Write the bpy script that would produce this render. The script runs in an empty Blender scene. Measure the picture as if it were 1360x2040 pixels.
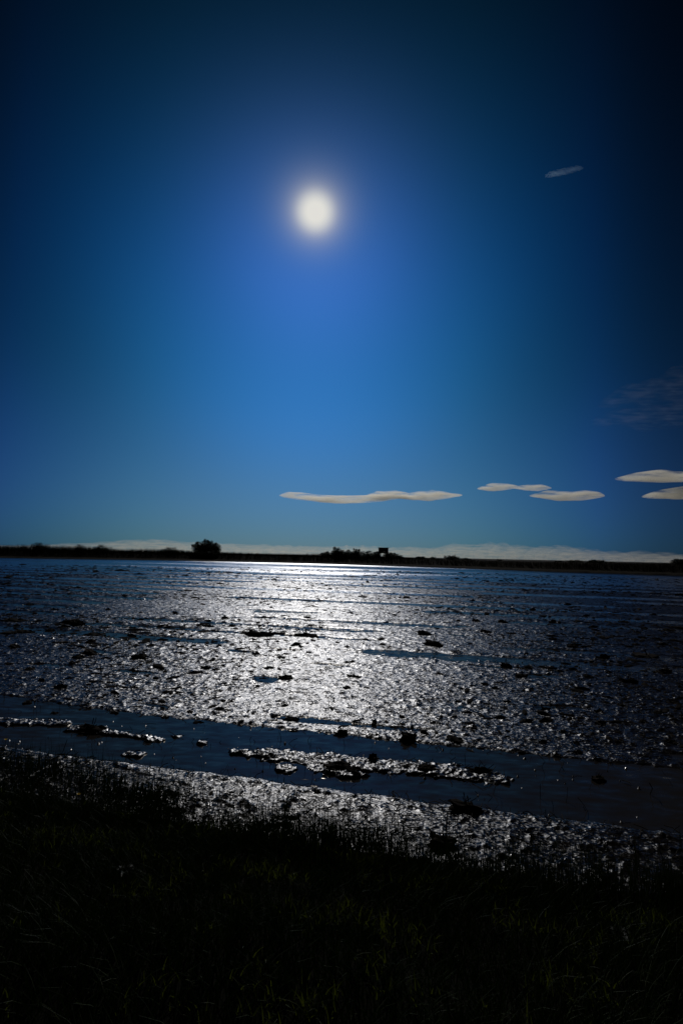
import bpy, math, random
import numpy as np
from mathutils import Vector, Matrix

random.seed(7); rng = np.random.default_rng(7)
C = bpy.context.scene.collection
SC = bpy.context.scene
R = math.radians

# ------------------------------------------------------------------ camera
W0, H0, F0 = 1360.0, 2040.0, 1133.0        # photograph size, focal length in its pixels (about 20 mm)
EYE = 2.3                                   # eye height over the flooded field
PITCH = math.atan((1107-1020)/F0)
CAM_M = Matrix.Translation((0, 0, EYE)) @ Matrix.Rotation(R(90)+PITCH, 4, 'X') @ Matrix.Rotation(R(1.2), 4, 'Z')
cd = bpy.data.cameras.new('camera'); cam = bpy.data.objects.new('camera', cd); C.objects.link(cam)
cam.matrix_world = CAM_M
cd.sensor_fit = 'VERTICAL'; cd.sensor_height = 36; cd.sensor_width = 24; cd.lens = 36*F0/H0
cd.clip_start = 0.05; cd.clip_end = 60000
SC.camera = cam

def ray(px, py):
    d = CAM_M.to_3x3() @ Vector(((px-W0/2)/F0, -(py-H0/2)/F0, -1))
    return d.normalized()
def at(px, py, z=0.0):                      # where the ground at height z stands for a direction
    d = ray(px, py); t = (z-EYE)/d.z
    return Vector((0, 0, EYE)) + d*t
def at_depth(px, py, Y):
    d = ray(px, py); return Vector((0, 0, EYE)) + d*(Y/d.y)

# ------------------------------------------------------------------ light
SUN = ray(628, 422)
el = math.asin(SUN.z); az = math.atan2(SUN.x, SUN.y)
sd = bpy.data.lights.new('sun', 'SUN'); sd.energy = 3.1; sd.angle = R(0.5); sd.color = (1.0, 0.97, 0.93)
sun = bpy.data.objects.new('sun', sd); C.objects.link(sun)
sun.rotation_euler = (-SUN).to_track_quat('-Z', 'Y').to_euler(); sun.location = (0, 0, 30)

SKY = 0.08
world = bpy.data.worlds.new('World'); SC.world = world; world.use_nodes = True
nt = world.node_tree; nt.nodes.clear(); N = nt.nodes; L = nt.links
def nd(t, **k):
    n = N.new(t)
    for a, b in k.items(): setattr(n, a, b)
    return n
def mth(op, a, b=None, c=None):
    n = nd('ShaderNodeMath', operation=op)
    for i, v in enumerate((a, b, c)):
        if v is None: continue
        if isinstance(v, (int, float)): n.inputs[i].default_value = v
        else: L.new(v, n.inputs[i])
    return n.outputs[0]
def vmul(a, b):
    n = nd('ShaderNodeVectorMath', operation='MULTIPLY')
    for i, v in enumerate((a, b)):
        if isinstance(v, tuple): n.inputs[i].default_value = v
        else: L.new(v, n.inputs[i])
    return n.outputs[0]
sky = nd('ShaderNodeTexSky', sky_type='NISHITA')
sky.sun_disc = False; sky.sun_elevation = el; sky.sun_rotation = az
sky.air_density = 1.0; sky.dust_density = 0.3; sky.ozone_density = 2.5; sky.altitude = 0
tc = nd('ShaderNodeTexCoord')
dot = nd('ShaderNodeVectorMath', operation='DOT_PRODUCT')
L.new(tc.outputs['Generated'], dot.inputs[0]); dot.inputs[1].default_value = SUN
ang = mth('MULTIPLY', mth('ARCCOSINE', mth('MINIMUM', dot.outputs['Value'], 0.9999999)), 180/math.pi)
sep = nd('ShaderNodeSeparateXYZ'); L.new(tc.outputs['Generated'], sep.inputs[0])
def curve(x, pts, x0, x1):                  # smooth table of values over x
    mr = nd('ShaderNodeMapRange'); L.new(x, mr.inputs['Value'])
    mr.inputs['From Min'].default_value = x0; mr.inputs['From Max'].default_value = x1
    cr = nd('ShaderNodeValToRGB'); cr.color_ramp.interpolation = 'B_SPLINE'
    e = cr.color_ramp.elements
    while len(e) < len(pts): e.new(0.5)
    for i, (p, c) in enumerate(pts):
        e[i].position = (p-x0)/(x1-x0); e[i].color = (c[0], c[1], c[2], 1) if isinstance(c, tuple) else (c, c, c, 1)
    L.new(mr.outputs[0], cr.inputs[0]); return cr.outputs[0]
# clear, deep sky: colour by height over the horizon, with lens vignette painted in as dimming away from the sun
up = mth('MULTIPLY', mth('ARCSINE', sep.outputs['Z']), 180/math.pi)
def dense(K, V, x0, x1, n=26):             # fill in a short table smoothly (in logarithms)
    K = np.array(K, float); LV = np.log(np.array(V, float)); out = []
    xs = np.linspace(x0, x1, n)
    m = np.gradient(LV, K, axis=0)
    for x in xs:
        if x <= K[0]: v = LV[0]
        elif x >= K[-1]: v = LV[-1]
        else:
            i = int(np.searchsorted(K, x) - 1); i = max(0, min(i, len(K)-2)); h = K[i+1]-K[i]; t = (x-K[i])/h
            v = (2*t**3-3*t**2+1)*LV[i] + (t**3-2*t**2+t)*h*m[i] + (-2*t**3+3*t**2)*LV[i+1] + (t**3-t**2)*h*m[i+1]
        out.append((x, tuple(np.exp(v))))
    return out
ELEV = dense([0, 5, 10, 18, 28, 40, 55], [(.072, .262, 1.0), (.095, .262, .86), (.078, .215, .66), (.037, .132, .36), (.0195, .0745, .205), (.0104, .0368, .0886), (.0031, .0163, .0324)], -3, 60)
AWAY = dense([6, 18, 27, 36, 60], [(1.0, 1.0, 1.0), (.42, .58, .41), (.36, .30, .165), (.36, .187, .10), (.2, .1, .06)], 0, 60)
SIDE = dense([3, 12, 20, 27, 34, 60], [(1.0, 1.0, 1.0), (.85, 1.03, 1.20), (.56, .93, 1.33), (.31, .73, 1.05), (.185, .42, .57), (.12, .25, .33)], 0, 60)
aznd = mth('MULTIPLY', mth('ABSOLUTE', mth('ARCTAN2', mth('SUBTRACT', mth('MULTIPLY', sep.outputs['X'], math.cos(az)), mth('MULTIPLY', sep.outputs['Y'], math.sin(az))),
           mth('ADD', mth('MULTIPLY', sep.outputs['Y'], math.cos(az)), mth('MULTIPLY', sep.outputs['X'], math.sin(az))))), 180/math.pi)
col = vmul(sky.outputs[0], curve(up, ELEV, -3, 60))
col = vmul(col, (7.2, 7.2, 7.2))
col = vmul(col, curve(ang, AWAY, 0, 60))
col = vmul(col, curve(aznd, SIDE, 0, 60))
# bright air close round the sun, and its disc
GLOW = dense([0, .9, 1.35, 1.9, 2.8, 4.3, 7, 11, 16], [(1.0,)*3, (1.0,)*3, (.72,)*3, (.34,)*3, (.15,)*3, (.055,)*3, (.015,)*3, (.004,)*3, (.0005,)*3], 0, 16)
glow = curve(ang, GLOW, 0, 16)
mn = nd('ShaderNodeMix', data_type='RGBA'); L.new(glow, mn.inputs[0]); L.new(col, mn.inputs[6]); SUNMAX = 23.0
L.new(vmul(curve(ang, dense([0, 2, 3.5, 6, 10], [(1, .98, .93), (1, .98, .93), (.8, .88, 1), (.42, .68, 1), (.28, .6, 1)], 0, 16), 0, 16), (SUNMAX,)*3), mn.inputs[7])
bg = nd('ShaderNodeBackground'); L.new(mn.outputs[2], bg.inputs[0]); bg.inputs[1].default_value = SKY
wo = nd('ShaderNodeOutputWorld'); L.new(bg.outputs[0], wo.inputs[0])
SC.view_settings.view_transform = 'Standard'; SC.view_settings.look = 'None'
SC.view_settings.gamma = 1; SC.view_settings.use_curve_mapping = False
SC.view_settings.exposure = -1.3
SC.cycles.use_denoising = True; SC.cycles.denoising_input_passes = 'RGB_ALBEDO_NORMAL'; SC.cycles.denoising_prefilter = 'ACCURATE'; SC.cycles.max_bounces = 5; SC.cycles.volume_bounces = 1; SC.cycles.transparent_max_bounces = 16

# ------------------------------------------------------------------ helpers
def tag(o, label=None, cat=None, group=None, kind=None):
    for k, v in (('label', label), ('category', cat), ('group', group), ('kind', kind)):
        if v: o[k] = v
    return o
def link(name, me, mat=None, parent=None):
    o = bpy.data.objects.new(name, me); C.objects.link(o)
    if mat and not me.materials: me.materials.append(mat)
    if parent: o.parent = parent
    return o
def empty(name, loc, rz=0.0):
    o = bpy.data.objects.new(name, None); C.objects.link(o); o.location = loc; o.rotation_euler.z = rz
    o.empty_display_size = 0.3; return o
def mesh_np(name, V, F, smooth=True):       # F: (n,k) int array, all faces with k corners
    me = bpy.data.meshes.new(name); V = np.asarray(V, np.float32); F = np.asarray(F, np.int32); n, k = F.shape
    me.vertices.add(len(V)); me.vertices.foreach_set('co', V.ravel())
    me.loops.add(n*k); me.loops.foreach_set('vertex_index', F.ravel())
    me.polygons.add(n); me.polygons.foreach_set('loop_start', np.arange(0, n*k, k, dtype=np.int32))
    me.polygons.foreach_set('use_smooth', np.full(n, smooth)); me.update(calc_edges=True); return me
def grid_faces(nr, nc):
    i = (np.arange(nr-1)[:, None]*nc + np.arange(nc-1)[None, :]).ravel()
    return np.stack([i, i+1, i+nc+1, i+nc], 1)
PERM = rng.permutation(512); GR = rng.uniform(0, 2*math.pi, 512)
def perlin(x, y, seed=0):
    xi = np.floor(x).astype(np.int64); yi = np.floor(y).astype(np.int64); xf = x-xi; yf = y-yi
    def g(ix, iy, dx, dy):
        a = GR[PERM[(PERM[(ix+seed*37) & 511] + iy) & 511]]; return np.cos(a)*dx + np.sin(a)*dy
    u = xf*xf*xf*(xf*(xf*6-15)+10); v = yf*yf*yf*(yf*(yf*6-15)+10)
    a = g(xi, yi, xf, yf); b = g(xi+1, yi, xf-1, yf); c = g(xi, yi+1, xf, yf-1); d = g(xi+1, yi+1, xf-1, yf-1)
    return ((a+(b-a)*u) + ((c+(d-c)*u)-(a+(b-a)*u))*v)*1.5
def fbm(x, y, lam, octs=3, seed=0):
    t = 0; amp = 1.0
    for o in range(octs):
        ca, sa = math.cos(.6*o+.3), math.sin(.6*o+.3); t = t + amp*perlin((x*ca-y*sa)/lam, (x*sa+y*ca)/lam, seed+o); lam /= 2.03; amp *= .5
    return t
TH = R(14.6); CT, ST = math.cos(TH), math.sin(TH)   # the field's furrows run at this angle
def uv(x, y): return x*CT - y*ST, x*ST + y*CT
def xy(u, v): return u*CT + v*ST, -u*ST + v*CT
def sstep(x, a, b):
    t = np.clip((x-a)/(b-a), 0, 1); return t*t*(3-2*t)   # a > b gives the falling step

# ------------------------------------------------------------------ materials
def material(name, base, rough=.6, ior=1.45, trans=0.0, vary=None, spec=.5):
    m = bpy.data.materials.new(name); m.use_nodes = True; t = m.node_tree; p = t.nodes['Principled BSDF']
    p.inputs['Base Color'].default_value = (*base, 1); p.inputs['Roughness'].default_value = rough
    p.inputs['IOR'].default_value = ior; p.inputs['Specular IOR Level'].default_value = spec
    if vary:
        n = t.nodes.new('ShaderNodeTexNoise'); n.inputs['Scale'].default_value = vary[0]
        g = t.nodes.new('ShaderNodeNewGeometry'); t.links.new(g.outputs['Position'], n.inputs['Vector'])
        c = t.nodes.new('ShaderNodeValToRGB'); c.color_ramp.elements[0].position = .35; c.color_ramp.elements[1].position = .68
        c.color_ramp.elements[0].color = (*base, 1); c.color_ramp.elements[1].color = (*vary[1], 1)
        t.links.new(n.outputs[0], c.inputs[0]); t.links.new(c.outputs[0], p.inputs['Base Color'])
    if trans:
        tr = t.nodes.new('ShaderNodeBsdfTranslucent'); tr.inputs[0].default_value = (base[0]*1.6, base[1]*1.6, base[2]*.8, 1)
        mx = t.nodes.new('ShaderNodeMixShader'); mx.inputs[0].default_value = trans
        t.links.new(p.outputs[0], mx.inputs[1]); t.links.new(tr.outputs[0], mx.inputs[2])
        t.links.new(mx.outputs[0], t.nodes['Material Output'].inputs[0])
    return m
def tilt_normal(m, layers, fade=None):
    """surface tilts finer than the mesh: noise added to the normal, so its spread is the same near and far"""
    t = m.node_tree; p = t.nodes['Principled BSDF']; g = t.nodes.new('ShaderNodeNewGeometry')
    acc = g.outputs['Normal']
    for (sc, k, stretch, mask) in layers:
        mp = t.nodes.new('ShaderNodeMapping'); mp.inputs['Rotation'].default_value = (0, 0, TH); mp.inputs['Scale'].default_value = stretch
        t.links.new(g.outputs['Position'], mp.inputs['Vector'])
        n = t.nodes.new('ShaderNodeTexNoise'); n.inputs['Scale'].default_value = sc; n.inputs['Detail'].default_value = 2
        t.links.new(mp.outputs[0], n.inputs['Vector'])
        s1 = t.nodes.new('ShaderNodeVectorMath'); s1.operation = 'SUBTRACT'; s1.inputs[1].default_value = (.5, .5, .5)
        t.links.new(n.outputs['Color'], s1.inputs[0])
        s2 = t.nodes.new('ShaderNodeVectorMath'); s2.operation = 'MULTIPLY'; s2.inputs[1].default_value = (k, k, 0)
        t.links.new(s1.outputs[0], s2.inputs[0]); last = s2.outputs[0]
        if mask is not None:
            s3 = t.nodes.new('ShaderNodeVectorMath'); s3.operation = 'SCALE'
            t.links.new(last, s3.inputs[0]); t.links.new(mask, s3.inputs['Scale']); last = s3.outputs[0]
        a = t.nodes.new('ShaderNodeVectorMath'); a.operation = 'ADD'; t.links.new(acc, a.inputs[0]); t.links.new(last, a.inputs[1]); acc = a.outputs[0]
    nn = t.nodes.new('ShaderNodeVectorMath'); nn.operation = 'NORMALIZE'; t.links.new(acc, nn.inputs[0])
    t.links.new(nn.outputs[0], p.inputs['Normal'])

M_MUD = material('wet mud', (.007, .006, .0055), .33, 1.42, vary=(3.0, (.016, .013, .011)))
tilt_normal(M_MUD, [(9, .25, (1, 1, 1), None), (48, .85, (1, 1, 1), None)])
def dull_tops(m):                           # ridges and crumbs that stand clear of the water have dried and do not shine
    t = m.node_tree; p = t.nodes['Principled BSDF']; g = t.nodes.new('ShaderNodeNewGeometry')
    s = t.nodes.new('ShaderNodeSeparateXYZ'); t.links.new(g.outputs['Position'], s.inputs[0])
    n = t.nodes.new('ShaderNodeTexNoise'); n.inputs['Scale'].default_value = 14; n.inputs['Detail'].default_value = 4; n.inputs['Roughness'].default_value = .65
    mp = t.nodes.new('ShaderNodeMapping'); mp.inputs['Rotation'].default_value = (0, 0, TH); mp.inputs['Scale'].default_value = (.55, 1.3, 1)
    t.links.new(g.outputs['Position'], mp.inputs['Vector']); t.links.new(mp.outputs[0], n.inputs['Vector'])
    n2 = t.nodes.new('ShaderNodeTexNoise'); n2.inputs['Scale'].default_value = 1; n2.inputs['Detail'].default_value = 3
    mp2 = t.nodes.new('ShaderNodeMapping'); mp2.inputs['Scale'].default_value = (.10, .8, 1); t.links.new(mp.outputs[0], mp2.inputs['Vector'])
    mp2.inputs['Scale'].default_value = (.35, 1.0, 1); t.links.new(mp2.outputs[0], n2.inputs['Vector'])
    def M(op, a, b, c=None):
        q = t.nodes.new('ShaderNodeMath'); q.operation = op
        for i, v in enumerate((a, b, c)):
            if v is None: continue
            if isinstance(v, (int, float)): q.inputs[i].default_value = v
            else: t.links.new(v, q.inputs[i])
        return q.outputs[0]
    f = M('MULTIPLY_ADD', s.outputs['Z'], 9.0, M('ADD', n.outputs[0], M('MULTIPLY', n2.outputs[0], .55)))
    r = t.nodes.new('ShaderNodeMapRange'); t.links.new(f, r.inputs['Value']); r.inputs['From Min'].default_value = DULL; r.inputs['From Max'].default_value = DULL+.07
    t.links.new(M('MULTIPLY_ADD', r.outputs[0], .5, .37), p.inputs['Roughness'])
    t.links.new(M('MULTIPLY_ADD', r.outputs[0], -.45, .5), p.inputs['Specular IOR Level'])
def wet_film(m, alpha_rough, spread):        # water film on the mud: a glossy layer over the earth, weighted by Fresnel
    t = m.node_tree; p = t.nodes['Principled BSDF']; nrm = p.inputs['Normal'].links[0].from_socket
    dull = p.inputs['Roughness'].links[0].from_node.inputs[0].links[0].from_socket
    d = t.nodes.new('ShaderNodeBsdfDiffuse'); t.links.new(p.inputs['Base Color'].links[0].from_socket, d.inputs['Color']); t.links.new(nrm, d.inputs['Normal'])
    g = t.nodes.new('ShaderNodeBsdfAnisotropic'); g.distribution = 'BECKMANN'; 
    rn = t.nodes.new('ShaderNodeTexNoise'); rn.inputs['Scale'].default_value = 30; rn.inputs['Detail'].default_value = 2; rg = t.nodes.new('ShaderNodeNewGeometry'); t.links.new(rg.outputs['Position'], rn.inputs['Vector'])
    rr = t.nodes.new('ShaderNodeMapRange'); t.links.new(rn.outputs[0], rr.inputs['Value']); rr.inputs['From Min'].default_value = .35; rr.inputs['From Max'].default_value = .65; rr.inputs['To Min'].default_value = alpha_rough-.22; rr.inputs['To Max'].default_value = alpha_rough+.06
    t.links.new(rr.outputs[0], g.inputs['Roughness'])
    g.inputs['Roughness'].default_value = alpha_rough; t.links.new(nrm, g.inputs['Normal']); g.inputs['Color'].default_value = (.82, .82, .83, 1)
    f = t.nodes.new('ShaderNodeFresnel'); f.inputs['IOR'].default_value = 1.27; t.links.new(nrm, f.inputs['Normal'])
    a = t.nodes.new('ShaderNodeMath'); a.operation = 'MULTIPLY_ADD'; t.links.new(dull, a.inputs[0]); a.inputs[1].default_value = -.93; a.inputs[2].default_value = 1.0
    b = t.nodes.new('ShaderNodeMath'); b.operation = 'MULTIPLY'; t.links.new(f.outputs[0], b.inputs[0]); t.links.new(a.outputs[0], b.inputs[1])
    c = t.nodes.new('ShaderNodeMath'); c.operation = 'MINIMUM'; t.links.new(b.outputs[0], c.inputs[0]); c.inputs[1].default_value = .26
    mx = t.nodes.new('ShaderNodeMixShader'); t.links.new(c.outputs[0], mx.inputs[0]); t.links.new(d.outputs[0], mx.inputs[1]); t.links.new(g.outputs[0], mx.inputs[2])
    t.links.new(mx.outputs[0], t.nodes['Material Output'].inputs[0]); t.nodes.remove(p)
DULL = 1.08
dull_tops(M_MUD)
wet_film(M_MUD, .485, 0)
M_WATER = material('shallow muddy water', (.010, .011, .011), .11, 1.25)
def water_mask(m):                          # wind roughens the open water of the far side, the near furrows lie calm
    t = m.node_tree; g = t.nodes.new('ShaderNodeNewGeometry')
    mp = t.nodes.new('ShaderNodeMapping'); mp.inputs['Rotation'].default_value = (0, 0, TH); t.links.new(g.outputs['Position'], mp.inputs['Vector'])
    s = t.nodes.new('ShaderNodeSeparateXYZ'); t.links.new(mp.outputs[0], s.inputs[0])
    r = t.nodes.new('ShaderNodeMapRange'); t.links.new(s.outputs['Y'], r.inputs['Value'])
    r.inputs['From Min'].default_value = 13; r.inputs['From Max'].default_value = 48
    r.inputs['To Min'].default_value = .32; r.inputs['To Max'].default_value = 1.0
    n = t.nodes.new('ShaderNodeTexNoise'); n.inputs['Scale'].default_value = 1; n.inputs['Detail'].default_value = 2
    m2 = t.nodes.new('ShaderNodeMapping'); m2.inputs['Scale'].default_value = (.012, .05, 1); t.links.new(mp.outputs[0], m2.inputs['Vector']); t.links.new(m2.outputs[0], n.inputs['Vector'])
    r2 = t.nodes.new('ShaderNodeMapRange'); t.links.new(n.outputs[0], r2.inputs['Value'])
    r2.inputs['From Min'].default_value = .35; r2.inputs['From Max'].default_value = .65; r2.inputs['To Min'].default_value = .55; r2.inputs['To Max'].default_value = 1.15
    mu = t.nodes.new('ShaderNodeMath'); mu.operation = 'MULTIPLY'; t.links.new(r.outputs[0], mu.inputs[0]); t.links.new(r2.outputs[0], mu.inputs[1])
    return mu.outputs[0]
WM = water_mask(M_WATER)
tilt_normal(M_WATER, [(7, 1.6, (.6, 1.4, 1), WM)])
def ripple_film(m, mask):
    t = m.node_tree; p = t.nodes['Principled BSDF']; nrm = p.inputs['Normal'].links[0].from_socket
    d = t.nodes.new('ShaderNodeBsdfDiffuse'); d.inputs['Color'].default_value = (.020, .017, .015, 1)
    g = t.nodes.new('ShaderNodeBsdfAnisotropic'); g.distribution = 'BECKMANN'; t.links.new(nrm, g.inputs['Normal']); 
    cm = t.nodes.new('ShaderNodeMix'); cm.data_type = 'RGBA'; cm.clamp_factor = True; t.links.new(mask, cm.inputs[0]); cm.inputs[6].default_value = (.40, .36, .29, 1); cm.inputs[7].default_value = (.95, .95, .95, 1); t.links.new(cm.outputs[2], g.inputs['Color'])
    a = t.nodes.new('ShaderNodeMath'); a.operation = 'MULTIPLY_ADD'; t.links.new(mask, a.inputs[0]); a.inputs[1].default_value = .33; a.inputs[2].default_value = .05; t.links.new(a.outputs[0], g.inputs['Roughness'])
    f = t.nodes.new('ShaderNodeFresnel'); f.inputs['IOR'].default_value = 1.33; t.links.new(nrm, f.inputs['Normal'])
    c = t.nodes.new('ShaderNodeMath'); c.operation = 'MINIMUM'; t.links.new(f.outputs[0], c.inputs[0]); c.inputs[1].default_value = .95
    mx = t.nodes.new('ShaderNodeMixShader'); t.links.new(c.outputs[0], mx.inputs[0]); t.links.new(d.outputs[0], mx.inputs[1]); t.links.new(g.outputs[0], mx.inputs[2])
    t.links.new(mx.outputs[0], t.nodes['Material Output'].inputs[0]); t.nodes.remove(p)
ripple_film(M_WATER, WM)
M_CLOD = material('dark clod', (.008, .006, .005), .95, 1.4, vary=(20, (.016, .012, .008)), spec=.04)
M_STRAW = material('rotting straw', (.012, .009, .006), .85, spec=.08)
M_BANK = material('embankment earth', (.007, .0055, .0035), .95, vary=(.6, (.015, .012, .006)), spec=.02)
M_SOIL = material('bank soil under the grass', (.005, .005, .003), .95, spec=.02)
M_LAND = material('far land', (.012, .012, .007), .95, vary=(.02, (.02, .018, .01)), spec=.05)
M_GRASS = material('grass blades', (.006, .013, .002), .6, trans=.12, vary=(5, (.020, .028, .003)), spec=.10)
M_REED = material('dry reeds', (.006, .006, .003), .9, trans=.10, vary=(.4, (.013, .011, .005)), spec=.04)
M_LEAF = material('shrub leaves', (.014, .018, .008), .7, trans=.10, vary=(1.5, (.024, .03, .012)), spec=.2)
M_BARK = material('bark', (.03, .022, .016), .9, spec=.1)
M_WOOD = material('weathered boards', (.022, .017, .012), .8, vary=(6, (.035, .027, .02)), spec=.15)
M_FRESH = material('fresh grass blades', (.030, .036, .005), .6, trans=.5, spec=.15)
M_YELLOW = material('yellow petals', (.55, .38, .02), .6, trans=.5)
M_DOCK = material('broad grey green leaf', (.006, .010, .005), .6, spec=.12)

# ------------------------------------------------------------------ the flooded field
islands = [((-60, 1437), (118, 1442), .085), ((150, 1453), (200, 1456), .075), ((205, 1460), (240, 1464), .05), ((262, 1466), (286, 1470), .045), ((300, 1474), (318, 1475), .05),
           ((470, 1500), (560, 1508), .05), ((530, 1503), (640, 1514), .10), ((630, 1514), (775, 1528), .13), ((640, 1530), (700, 1545), .08), ((562, 1532), (572, 1533), .07),
           ((824, 1530), (880, 1535), .13), ((870, 1536), (980, 1550), .11), ((796, 1520), (800, 1521), .02), ((660, 1515), (690, 1520), .08),
           ((255, 1503), (275, 1505), .05), ((400, 1481), (404, 1481), .04), ((352, 1468), (356, 1468), .03)]
isl = [(at(*a), at(*b), w) for a, b, w in islands]
furrow = [(13.75, .33, .050, 5.0, .15), (15.6, .22, .028, 4.0, -.1), (17.4, .3, .04, 6, 0.05), (19.6, .35, .035, 5, -.05), (22.0, .4, .04, 7, 0), (24.8, .5, .045, 8, .1), (28.0, .55, .05, 9, 0), (31.5, .6, .05, 9, .1),
          (35.5, .8, .05, 12, .1), (39.5, .9, .05, 12, .1), (44, 1.0, .06, 14, .15), (49, 1.2, .06, 15, .15), (55, 1.5, .06, 18, .2), (62, 1.8, .06, 20, .2), (69, 2.2, .07, 20, .3)]
def mud_height(x, y):
    u, v = uv(x, y); r = np.hypot(x, y)
    n0 = fbm(x, y, 1.9, 3, 1); n1 = fbm(x, y, .42, 2, 5); n2 = fbm(x, y, .13, 3, 9); n3 = fbm(x, y, .045, 2, 15)
    am = .55+.9*sstep(fbm(x, y*1.6, 2.6, 3, 55), -.25, .55)
    z = .012 + 0.010*n0 + am*(.0055*n1 + .0044*n2 + .0034*n3) + .009*np.clip(n2*1.3+n1*.5, 0, 2)**2
    for v0, w, dep, br, off in furrow:
        m = sstep(perlin(u/br, v0*3.7+0*u, 3)+off+.14+(.25 if v0 < 14 else 0)+.3*sstep(np.abs(u+2), 6, 25), 0, .35)
        if v0 < 14: m = m*(1-sstep(u, -7.4, -6.2)*(1-sstep(u, -3.4, -2.4)))
        z = z - dep*np.exp(-((v-v0-.25*w*perlin(u/2.3, v*.1+v0, 4)-.1*n1*w)/(w*1.2))**2)*m
        z = z + .020*np.exp(-((v-v0-1.6*w)/(w*.7))**2)*m*(1+n1)
    # small calm puddles between the lumps
    z = z - .03*sstep(perlin(u/1.6, v/.5, 21), .5, .7)
    # the water channel in front and the broken ridge of mud along its middle
    wob = .05*perlin(u/.5, v*0, 31) + .025*n2
    fe = .22*sstep(u, -5.3, -7.5)
    ch = sstep(v+wob, 5.53, 5.72)*(1-sstep(v+wob-fe, 7.18, 7.38))
    z = z*(1-ch) + ch*(-.022 + .008*n1 + .040*sstep(perlin(x/.05, y/.05, 35)+.25*perlin(x/.4,y/.4,36), .74, .9))
    for a, b, w in isl:
        d = b-a; l2 = d.x*d.x+d.y*d.y+1e-9; t = np.clip(((x-a.x)*d.x+(y-a.y)*d.y)/l2, 0, 1)
        q = np.hypot(x-a.x-d.x*t, y-a.y-d.y*t)
        q = q*(1+.45*perlin(x/.09, y/.09, 33)) + .02*n2; mk = 1-sstep(q/(w*1.9), .65, 1.05)
        z = z*(1-mk) + mk*(.022+.012*n1+.012*n2+.010*n3)
    # open water towards the far side
    far = sstep(v + 10*perlin(u/25, v/12, 41), 52, 74)
    z = z - .05*far
    # rises under the grass at the near edge
    nr = sstep(v, 5.62, 5.45)
    z = z*(1-nr) + nr*np.maximum(z + .004, .004 + .4*(am*(.0055*n1+.0044*n2+.0034*n3)+.012))
    z = z - .22*sstep(v, 4.52, 4.25)
    return z
ang_n = 860; a0, a1 = R(-47), R(47)
rs = [3.4]
while rs[-1] < 150: rs.append(rs[-1] + max(.016, rs[-1]*.0030))
rs = np.array(rs); th = np.linspace(a0, a1, ang_n)
RR, TT = np.meshgrid(rs, th, indexing='ij'); X = RR*np.sin(TT); Y = RR*np.cos(TT)
Z = mud_height(X, Y)
me = mesh_np('mud_flat', np.stack([X, Y, Z], -1).reshape(-1, 3), grid_faces(len(rs), ang_n))
tag(link('mud_flat', me, M_MUD), kind='structure')

# far shore of the field, from left to right in the photograph
shore_px = [(-700, 1106), (-300, 1109), (0, 1111.5), (230, 1115), (450, 1118.5), (560, 1121.3), (680, 1124.5), (900, 1132), (1100, 1139.5), (1360, 1147.5), (1700, 1160)]
shore = [at(*p) for p in shore_px]
w = [at(-1500, 1800), at(3500, 1800)]
wv = [(-400, -60, 0), (400, -60, 0), (400, 400, 0), (-400, 400, 0)]
tag(link('water', mesh_np('water', wv, [[0, 1, 2, 3]], False), M_WATER), kind='structure')
gv = [(-30000, -30000, -.6), (30000, -30000, -.6), (30000, 30000, -.6), (-30000, 30000, -.6)]
tag(link('ground', mesh_np('ground', gv, [[0, 1, 2, 3]], False), M_LAND), kind='structure')

# embankment: the shore line swept outwards; profile of (distance behind the shore, height)
def shore_at(t):                            # t in px along the photograph
    px = [p[0] for p in shore_px]; return np.interp(t, px, [s.x for s in shore]), np.interp(t, px, [s.y for s in shore])
def away(x, y): d = math.hypot(x, y); return x/d, y/d
prof = [(-.6, -.2), (0, .03), (.7, .22), (2.0, .36), (4.5, .5), (7, 1.2), (9.5, 1.75), (13, 1.85), (18, 1.5), (30, .9), (60, .5), (200, .3), (500, .0), (560, -.8)]
ts = np.linspace(-700, 1700, 900); V = []
for i, t in enumerate(ts):
    sx, sy = shore_at(t); ax, ay = away(sx, sy)
    hs = np.interp(t, [0, 400, 650, 900, 1360], [.9, .9, .95, 1.03, 1.08])
    for j, (d, h) in enumerate(prof):
        wob = perlin(np.array(t/14.0), np.array(j*1.7), 50)*.5*min(1, max(0, d+.3)); wh = .12*perlin(np.array(t/9.0), np.array(j*.9+3), 51)
        V.append((sx+ax*(d+wob), sy+ay*(d+wob), h*hs + (wh*min(1, h) if h > .1 else 0)))
tag(link('embankment', mesh_np('embankment', V, grid_faces(len(ts), len(prof))), M_BANK), kind='structure')

# near bank the photographer stands on
us = np.linspace(-40, 40, 500); vs = np.concatenate([np.linspace(-60, -2, 30), np.linspace(-1.9, 5.0, 120)])
UU, VV = np.meshgrid(us, vs, indexing='ij'); BX, BY = xy(UU, VV)
def bank_height(x, y):
    u, v = uv(x, y)
    return .62*(1-sstep(v, 1.6, 4.6)) - .045 + .085*sstep(v, 4.62, 4.35) + .05*fbm(x, y, .8, 3, 61)*sstep(v, 4.9, 3.9)*(v < 4.9)
me = mesh_np('near_bank', np.stack([BX, BY, bank_height(BX, BY)], -1).reshape(-1, 3), grid_faces(len(us), len(vs)))
tag(link('near_bank', me, M_SOIL), kind='structure')

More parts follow.
